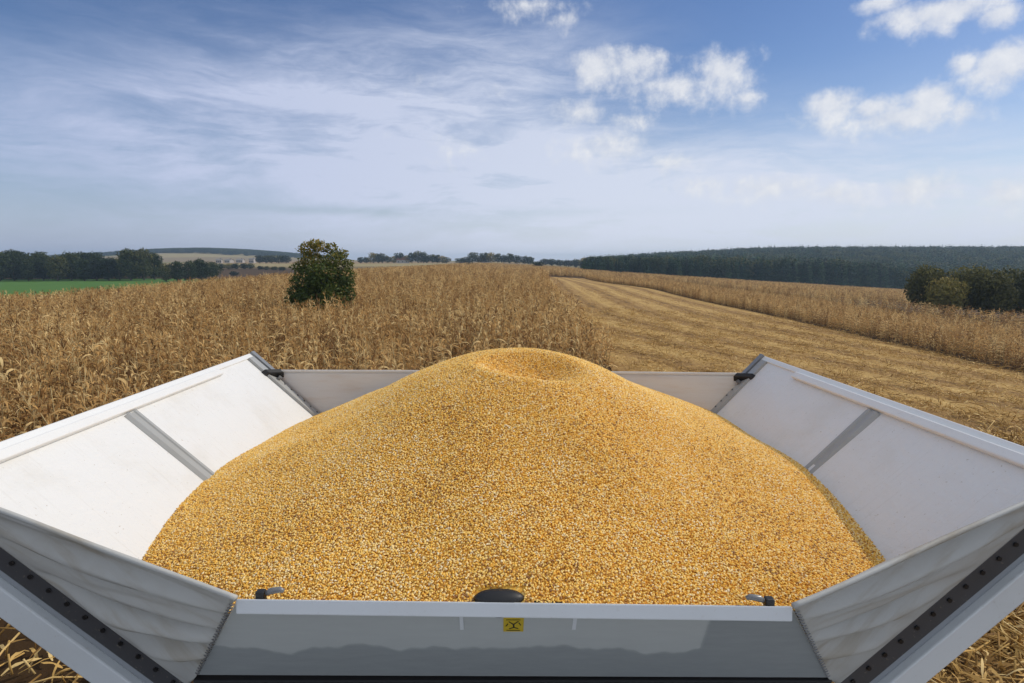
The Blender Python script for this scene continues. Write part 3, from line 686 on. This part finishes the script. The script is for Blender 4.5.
# ------------------------------------------------------------------ grain tank (camera looks down into it)
tank = thing('grain_tank', 'open white grain tank with outward folded side flaps and grey corner fabric', 'grain tank', (0, 0, 0))
def v3(x, y, z): return np.array((x, y, H + z), float)
HZ, TZ = -1.52, -.73
SIDE = {-1: dict(hf=v3(-1.17, 1.88, HZ), hr=v3(-1.17, 4.33, HZ), tf=v3(-2.040, 1.86, TZ), tr=v3(-2.034, 4.35, TZ)),
        1: dict(hf=v3(1.18, 1.88, HZ), hr=v3(1.17, 4.20, HZ), tf=v3(2.000, 1.905, TZ), tr=v3(1.905, 4.22, TZ))}
def unit(a): return a / np.linalg.norm(a)
def screws(mb, a, b, n, nrm, r=.009, h=.008, f0=.04, f1=.96):
    nrm = unit(nrm); u = unit(b - a); q = np.cross(nrm, u)
    for k in range(n):
        c = a + (b - a) * (f0 + (f1 - f0) * k / (n - 1)); m6 = 8
        v = [c + r * (u * math.cos(2 * math.pi * i / m6) + q * math.sin(2 * math.pi * i / m6)) + nrm * z for z in (-.002, h) for i in range(m6)]
        mb.add(v, [(i, (i + 1) % m6, m6 + (i + 1) % m6, m6 + i) for i in range(m6)] + [tuple(range(m6, 2 * m6))])
for s_, c in SIDE.items():
    up = unit(c['tf'] - c['hf']); al = unit(c['tr'] - c['tf']); nin = unit(np.cross(up, al)) * (1 if s_ < 0 else -1)
    if nin[2] < 0: nin = -nin
    L = np.linalg.norm(c['tf'] - c['hf']); a = MB()
    v = [c['hf'], c['hr'], c['tr'], c['tf']]; v8 = v + [p - nin * .035 for p in v]
    a.add(v8, [(0, 1, 2, 3), (7, 6, 5, 4), (0, 4, 5, 1), (1, 5, 6, 2), (2, 6, 7, 3), (3, 7, 4, 0)])
    flap = a.build('side_flap', M_panel, tank, .004)
    if s_ > 0: flap['label'] = 'shaded right side flap'
    else: flap['label'] = 'sunlit left side flap'
    # folded top rim: an outer lip and, inside it, a separate profile that stops short of both ends
    Lr = np.linalg.norm(c['tr'] - c['tf'])
    a = MB(); a.frame_box(c['tf'], al, up, nin, -.01, Lr + .01, -.030, .010, -.05, .012); a.build('rim', M_rim, flap, .006)
    a = MB(); a.frame_box(c['tf'], al, up, nin, .10, Lr * .78, -.078, -.030, .001, .030); a.build('rim_profile', M_rim, flap, .007)
    # pressed rib across the flap
    yr = 2.86 if s_ < 0 else 2.90; f = (yr - c['tf'][1]) / (c['tr'][1] - c['tf'][1])
    p1 = c['tf'] + (c['tr'] - c['tf']) * f - up * .085; p0 = c['hf'] + (c['hr'] - c['hf']) * f
    a = MB(); a.prism([(-.052, .001), (-.034, .018), (-.018, .018), (-.012, .010), (.012, .010), (.018, .018), (.034, .018), (.052, .001)], p0, p1, al, nin); a.build('rib', M_grey, flap, .002)
    # rear frame: angle bar, dark gap, cover, bracket (the flap is slightly twisted, so in the plane of its rear edge)
    upf, ninf, Lf = up, nin, L
    up = unit(c['tr'] - c['hr']); L = np.linalg.norm(c['tr'] - c['hr']); nin = unit(np.cross(up, al)); nin = nin if nin[2] > 0 else -nin
    a = MB(); a.frame_box(c['hr'], al, up, nin, -.085, -.012, 0, L - .03, .001, .022); a.build('rear_bar', M_grey, flap, .003)
    a = MB(); a.frame_box(c['hr'], al, up, nin, .002, .050, L * .82, L + .01, -.06, .030); a.build('rear_frame', M_steelg, flap, .003)
    a = MB(); screws(a, c['hr'] + nin * .022 - al * .03, c['hr'] + nin * .022 - al * .03 + up * (L - .25), 14, nin, .006, .004); a.build('bolts', M_bolt, flap)
    a = MB(); a.prism([(-.12, -.005), (.06, -.02), (.02, .045), (-.10, .06)], c['hr'] + up * L * .765 + nin * .03 - al * .03, c['hr'] + up * L * .80 + nin * .03 - al * .03, al * .6 + np.array((-s_ * .8, 0, 0)), nin)
    a.build('bracket', M_black, flap, .004)
    a = MB(); a.tube([c['hr'] + up * L * .75 + nin * .02 - al * .04, c['hr'] + up * L * .75 + nin * .05 - al * .04], .014, 10); a.build('bracket_pin', M_knob, flap)
    up, nin, L = upf, ninf, Lf
    # front end: dark clamp strip with bolts on a pale flange
    fy = np.array((0, -1.0, 0)); out = -nin
    a = MB(); a.frame_box(c['hf'], up, out, fy, -.16, L + .02, .004, .082, .001, .016); a.build('clamp_strip', M_steel, flap, .002)
    a = MB(); a.frame_box(c['hf'], up, out, fy, -.16, L + .04, .083, .108, -.03, .012); a.build('flange_lip', M_lip, flap, .003)
    a = MB(); a.frame_box(c['hf'], up, out, fy, -.16, L + .04, .109, .205, -.03, .042); a.build('end_flange', M_endf, flap, .006)
    a = MB(); q0 = c['hf'] + out * .030 + fy * .016; screws(a, q0, q0 + up * L, 15, fy, .0085, .006); a.build('bolts', M_bolt, flap)
# front panel: a trapezium leaning out towards the camera
PB, PT = (v3(-1.10, 1.80, -1.435), v3(1.105, 1.80, -1.445)), (v3(-.825, 1.60, -1.006), v3(.842, 1.60, -1.031))
up = unit((PT[0] + PT[1]) / 2 - (PB[0] + PB[1]) / 2); nf = unit(np.cross(up, (1, 0, 0)))
if nf[1] > 0: nf = -nf
a = MB(); v = [PB[0], PB[1], PT[1] + (PB[1] - PT[1]) * .07, PT[0] + (PB[0] - PT[0]) * .07]; v8 = v + [p - nf * .010 for p in v]
a.add(v8, [(0, 1, 2, 3), (7, 6, 5, 4), (0, 4, 5, 1), (1, 5, 6, 2), (2, 6, 7, 3), (3, 7, 4, 0)])
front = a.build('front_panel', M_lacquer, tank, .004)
a = MB(); a.prism([(-.022, -.034), (.004, -.013), (.009, -.062), (-.022, -.062)], PT[0] + np.array((-.014, 0, .003)), PT[1] + np.array((.012, 0, .003)), (0, -1, 0), (0, 0, 1)); a.build('top_flange', M_flange, front, .005)
def on_front(u, vdist, off=.0015):
    """point on the panel's outer face: u along it in metres from the middle, vdist metres below the top edge"""
    return (PT[0] + PT[1]) / 2 + np.array((u, 0, 0)) - up * vdist + nf * off
def plate(mb, u0, u1, w0, w1, off, th=.002):
    mb.frame_box(on_front(0, 0, off), (1, 0, 0), -up, nf, u0, u1, w0, w1, 0, th)
m_y, t, b = material('sticker_yellow', (.62, .44, .02), .4)
m_k, _, _ = material('sticker_ink', (.02, .018, .015), .5)
SK = .098                                                         # the sticker's top edge below the panel's top edge
a = MB(); plate(a, -.034, .030, SK, SK + .078, .001); st_ = a.build('warning_sticker', m_y, front, 0)
a = MB()
for (p, q, w_) in (((-.015, .020), (0, .036), .0035), ((0, .036), (.015, .018), .0035), ((0, .036), (.001, .052), .005), ((.001, .052), (-.013, .060), .0035), ((.001, .052), (.015, .059), .0035), ((-.024, .010), (.022, .010), .002), ((-.022, .069), (.022, .069), .002), ((.017, .026), (.023, .040), .003), ((-.018, .032), (-.024, .046), .003)):
    p = (p[0] - .002, p[1] + SK); q = (q[0] - .002, q[1] + SK)
    d = np.array((q[0] - p[0], q[1] - p[1])); l = np.linalg.norm(d); d /= l; ax = np.array((1, 0, 0)) * d[0] - up * d[1]; ay = np.cross(nf, ax)
    a.frame_box(on_front(p[0], p[1], .0036), ax, ay, nf, 0, l, -w_ / 2, w_ / 2, 0, .0008)
a.build('pictogram', m_k, st_)
a = MB(); plate(a, -.172, -.160, .075, .165, .001); plate(a, .185, .197, .075, .165, .001); a.build('seam_strip', M_flange, front)
a = MB(); a.frame_box((PB[0] + PB[1]) / 2, (1, 0, 0), up, nf, -1.12, 1.12, -.10, -.018, -.02, .008); a.build('gap_shade', M_black, front, .004)  # black strip standing in for the shade in the gap under the panel
# level sensor cap just inside the top edge, hinge knobs at both ends
a = MB(); a.lathe(v3(-.040, 1.648, -1.108), [(.0, 0), (.022, 0), (.022, .046), (.074, .049), (.079, .057), (.077, .068), (.064, .077), (.036, .084), (.0, .086)], 36)
a.v = [(p[0], 1.648 + (p[1] - 1.648) * .42, p[2]) for p in a.v]; a.build('sensor_cap', M_black, front, 0, True)
for s_ in (-1, 1):
    x, z = (-.745, -1.012) if s_ < 0 else (.765, -1.036)
    a = MB(); a.tube([v3(x + s_ * .012, 1.628, z - .006), v3(x, 1.628, z + .001), v3(x - s_ * .03, 1.628, z + .006), v3(x - s_ * .042, 1.628, z + .002)], [.008, .010, .009, .006], 12); a.build('hinge_knob', M_knob, front, 0, True)
    a = MB(); a.box(x + s_ * .030 - .014, x + s_ * .030 + .014, 1.615, 1.64, H + z - .04, H + z + .004); a.build('hinge_pad', M_black, front, .005)
# corner fabric: hangs between the panel's slanting side and the flap's front edge
for s_ in (-1, 1):
    c = SIDE[s_]; pb, pt = (PB[0], PT[0]) if s_ < 0 else (PB[1], PT[1])
    pb = pb + nf * .004; pt = pt + nf * .004 + np.array((s_ * .004, -.014, .006)); n1_, n2_ = 56, 72; V = []; F = []
    for j in range(n2_ + 1):                       # j: bottom to top
        f = j / n2_; A = pb + (pt - pb) * f; B = c['hf'] + (c['tf'] - c['hf']) * f + np.array((0, -.02, 0))
        for i in range(n1_ + 1):
            g = i / n1_; P_ = A + (B - A) * g
            edge = max(0.0, math.sin(math.pi * g)) ** (.7 if g < .5 else 1.5); k_ = f ** .6
            ph = 2 * math.pi * (5.3 * f ** 1.25 + .55 * g * (1 - f) + .06 * math.sin(7 * f + 3 * g + s_))
            amp = .040 * edge * min(1, f * 2.0) * (.45 + .65 * math.sin(2.6 * f + 1.1 + s_ * .5) ** 2) * (1 - smooth01(.86, 1.0, f) * .8)
            amp2 = .006 * edge * math.sin(2 * math.pi * (11 * f + 1.3 * g) + s_)
            fold = (math.sin(ph) * .8 + math.sin(ph * 1.7 + 1) * .35) * amp * 1.7 + amp2 * min(1, 2 * f)
            sag = -.05 * math.sin(math.pi * g) * f * (1 - .3 * f)
            nrm = unit(np.array((-s_ * .15, -.82, -.5)))
            V.append(P_ + nrm * (fold + sag * .5) + np.array((0, 0, sag * .25 * (f > .0) + .004 * math.sin(9 * g + s_) * f * edge)))
    w_ = n1_ + 1
    F = [(j * w_ + i, j * w_ + i + 1, (j + 1) * w_ + i + 1, (j + 1) * w_ + i) for j in range(n2_) for i in range(n1_)]
    me = mesh_of('corner_fabric', V, F, [M_tarp], True); fo = link('corner_fabric', me, tank)
    md = fo.modifiers.new('thick', 'SOLIDIFY'); md.thickness = .004
    top = [V[n2_ * w_ + i] for i in range(w_)]; a = MB(); a.tube([p + np.array((0, 0, -.004)) for p in top], .009, 8); a.build('hem', M_tarp, fo, 0, True)
    a = MB()                                         # lacing along the panel's side
    for k in range(26):
        f = .08 + .86 * k / 25; p = pb + (pt - pb) * f + nf * .006; d = np.array((s_ * .010, 0, .001 * (k % 3)))
        a.tube([p - d * .6, p + nf * .004, p + d], [.0018, .0024, .0018], 5)
    a.build('lacing', M_knob, fo)
# rear fabric between the two flaps
RW = MB(); V = []; n1_, n2_ = 60, 20
for j in range(n2_ + 1):
    f = j / n2_
    A = SIDE[-1]['hr'] + (SIDE[-1]['tr'] - SIDE[-1]['hr']) * (f * .84); B = SIDE[1]['hr'] + (SIDE[1]['tr'] - SIDE[1]['hr']) * (f * .84)
    for i in range(n1_ + 1):
        g = i / n1_; A = A + np.array((-.0006, 0, 0)); B = B + np.array((.0006, 0, 0)); p = A + (B - A) * g + np.array((0, .012 + .10 * math.sin(math.pi * g) * (.4 + .6 * f) + .012 * math.sin(f * 17 + 2 * g) * math.sin(math.pi * g), -.012 * math.sin(math.pi * g) * f)); V.append(p)
F = [(j * 61 + i, j * 61 + i + 1, (j + 1) * 61 + i + 1, (j + 1) * 61 + i) for j in range(n2_) for i in range(n1_)]
rf = link('rear_fabric', mesh_of('rear_fabric', V, F, [M_rear], True), tank); md = rf.modifiers.new('thick', 'SOLIDIFY'); md.thickness = .004
a = MB(); a.tube([V[n2_ * 61 + i] for i in range(61)], .011, 8); a.build('hem', M_rear, rf, 0, True)
# hull of the harvester under the tank and the deck in front of it
a = MB(); a.box(-1.165, 1.165, 1.90, 4.19, .55, H + HZ - .005); a.build('hull', M_hull, tank, .02)
a = MB(); a.box(-1.35, 1.35, -1.2, 1.865, H - 1.80, H - 1.66); deck = a.build('deck', M_deck, tank, .03)
a = MB(); a.box(-1.30, 1.30, -1.0, 1.80, .9, H - 1.81); a.build('cab_body', M_hull, tank, .03)
a = MB(); a.tube([(-1.0 + .1 * k, 1.48 + .06 * math.sin(k * .55) + .05 * math.sin(k * .23 + 1), H - 1.615) for k in range(21)], .042, 10); a.build('reflected_tube', M_black, deck, 0, True)  # unseen dark tube added so the front panel mirrors a wavy band

# ------------------------------------------------------------------ heap of maize kernels
K_R = np.array([0, .3, .5, .7, .9, 1.1, 1.3, 1.5, 1.8, 2.2]); K_Z = np.array([-.535, -.562, -.628, -.728, -.838, -.930, -1.012, -1.098, -1.212, -1.38])
HEAP_R = np.linspace(0, 2.2, 221); HEAP_Z = np.interp(HEAP_R, K_R, K_Z)      # a cone on a broader foot, edges rounded off
for _ in range(60): HEAP_Z[1:-1] = (HEAP_Z[:-2] + 2 * HEAP_Z[1:-1] + HEAP_Z[2:]) / 4; HEAP_Z[0] = HEAP_Z[1]
def heap_z(x, y):
    x = np.asarray(x, float); y = np.asarray(y, float)
    r = np.hypot(x - .025, (y - 3.156) * np.where(y < 3.156, .896, .622))
    z = np.interp(r, HEAP_R, HEAP_Z)
    th = np.arctan2(y - 3.0, x)                                      # shallow slides and humps down the slopes
    z = z + (.008 * np.sin(5 * th + 2.2 * r) + .006 * np.sin(9 * th - 3 * r + 1)) * smooth01(.35, .9, r) + .012 * np.sin(2.2 * x + 1) * np.cos(3.1 * y)
    z = z - .016 * (1 - smooth01(1.60, 1.86, y))
    cr = np.hypot((x - .10 + .12 * (y - 3.05)) / .235, (y - 3.05) / .235)      # little crater on top, left by the spout
    z = z - .115 * np.exp(-np.abs(cr) ** 2.6) + .016 * np.exp(-((cr - 1.3) / .35) ** 2)
    z = z + .010 * np.sin(3.1 * x + 1.2) * np.sin(2.7 * y) + .006 * np.sin(7 * x + 2 * y) * np.sin(6 * y - x)
    return z
def inside(x, y, z, tol):
    sl = (TZ - HZ) / .87; sr = (TZ - HZ) / .80
    wl = HZ + (-1.17 - x) * sl; wr = HZ + (x - 1.175) * sr; wf = -1.44 + (1.80 - y) * (.42 / .20)
    ok = np.ones(np.shape(x), bool)
    for s_ in (-1, 1):                                               # behind the corner fabric too
        c0 = np.array((s_ * 1.10, 1.80, -1.44)); nn = np.cross(np.array((s_ * .83, 1.60, -1.02)) - c0, np.array((s_ * 2.02, 1.86, -.73)) - c0)
        nn /= np.linalg.norm(nn); nn *= np.sign(nn[2])
        ok &= ~((np.abs(x) * 1.0 > .55) & (np.sign(x) == s_) & (y < 1.95) & ((x - c0[0]) * nn[0] + (y - c0[1]) * nn[1] + (z - c0[2]) * nn[2] < .05))
    return ok & (z > wl - tol) & (z > wr - tol) & (z > wf + .022) & (y > 1.612) & (y < 4.31) & (y > 1.2)
heap = thing('kernel_heap', 'tall golden heap of maize kernels with a small crater on top filling the tank', 'maize heap', (0, 0, 0))
gx = np.arange(-1.75, 1.75, .0125); gy = np.arange(1.2, 4.34, .0125); X, Y = np.meshgrid(gx, gy); Z = heap_z(X, Y)
ok = inside(X, Y, Z, .05); idx = -np.ones(X.shape, int); idx[ok] = np.arange(ok.sum())
V = np.stack([X[ok], Y[ok], Z[ok] + H - .004], 1)
q = np.stack([idx[:-1, :-1].ravel(), idx[:-1, 1:].ravel(), idx[1:, 1:].ravel(), idx[1:, :-1].ravel()], 1); q = q[(q >= 0).all(1)]
link('kernel_bed', mesh_of('kernel_bed', V, q.tolist(), [M_bed], True), heap)
def kernel(seed):
    bm = bmesh.new(); bmesh.ops.create_icosphere(bm, subdivisions=2, radius=1.0); r = random.Random(seed)
    for v in bm.verts:
        x, y, z = v.co; tp = 1 - .34 * (y + 1) / 2; v.co = (x * tp * .0052 * r.uniform(.98, 1.02), y * .0061, z * (.0032 + .0005 * seed % 2) * (1 - .12 * (y + 1)))
    me = bpy.data.meshes.new('kernel'); bm.to_mesh(me); bm.free(); me.materials.append(M_kernel)
    me.polygons.foreach_set('use_smooth', [True] * len(me.polygons)); return me
KER = [kernel(i) for i in range(3)]
d_ = .0066
X, Y = np.meshgrid(np.arange(-1.72, 1.72, d_), np.arange(1.2, 4.33, d_)); X = X.ravel() + rng.uniform(-.5, .5, X.size) * d_; Y = Y.ravel() + rng.uniform(-.5, .5, X.size) * d_
Z = heap_z(X, Y); k = inside(X, Y, Z, .004) & ~((np.abs(X + .04) < .079) & (Y < 1.678)); X, Y, Z = X[k], Y[k], Z[k]; n = len(X)
gxn = (heap_z(X + .01, Y) - Z) / .01; gyn = (heap_z(X, Y + .01) - Z) / .01
flat_ = rng.random(n) < .7
rt = np.stack([np.where(flat_, np.arctan(gyn) + rng.normal(0, .35, n), rng.uniform(0, 6.28, n)), np.where(flat_, -np.arctan(gxn) + rng.normal(0, .35, n), rng.uniform(0, 6.28, n)), rng.uniform(0, 6.28, n)], 1)
s = rng.uniform(.68, .92, n)
scatter('kernels', np.stack([X, Y, Z + H + rng.uniform(-.002, .0035, n)], 1), rt, np.stack([s] * 3, 1), rng.integers(0, 3, n), KER, '', '', heap)

# ------------------------------------------------------------------ haze over the land
HAZE = True
if HAZE:
    m = bpy.data.materials.new('haze'); m.use_nodes = True; t = m.node_tree; t.nodes.clear()
    pv = t.nodes.new('ShaderNodeVolumePrincipled'); pv.inputs['Density'].default_value = .00025; pv.inputs['Color'].default_value = (.62, .82, 1.0, 1); pv.inputs['Anisotropy'].default_value = .2
    ou = t.nodes.new('ShaderNodeOutputMaterial'); t.links.new(pv.outputs[0], ou.inputs['Volume'])
    a = MB(); a.box(-2700, 2700, -150, 3300, -40, 36); hz = a.build('haze', m)
    tag(hz, 'thin bluish autumn haze lying over the far fields and woods', 'haze', kind='stuff')
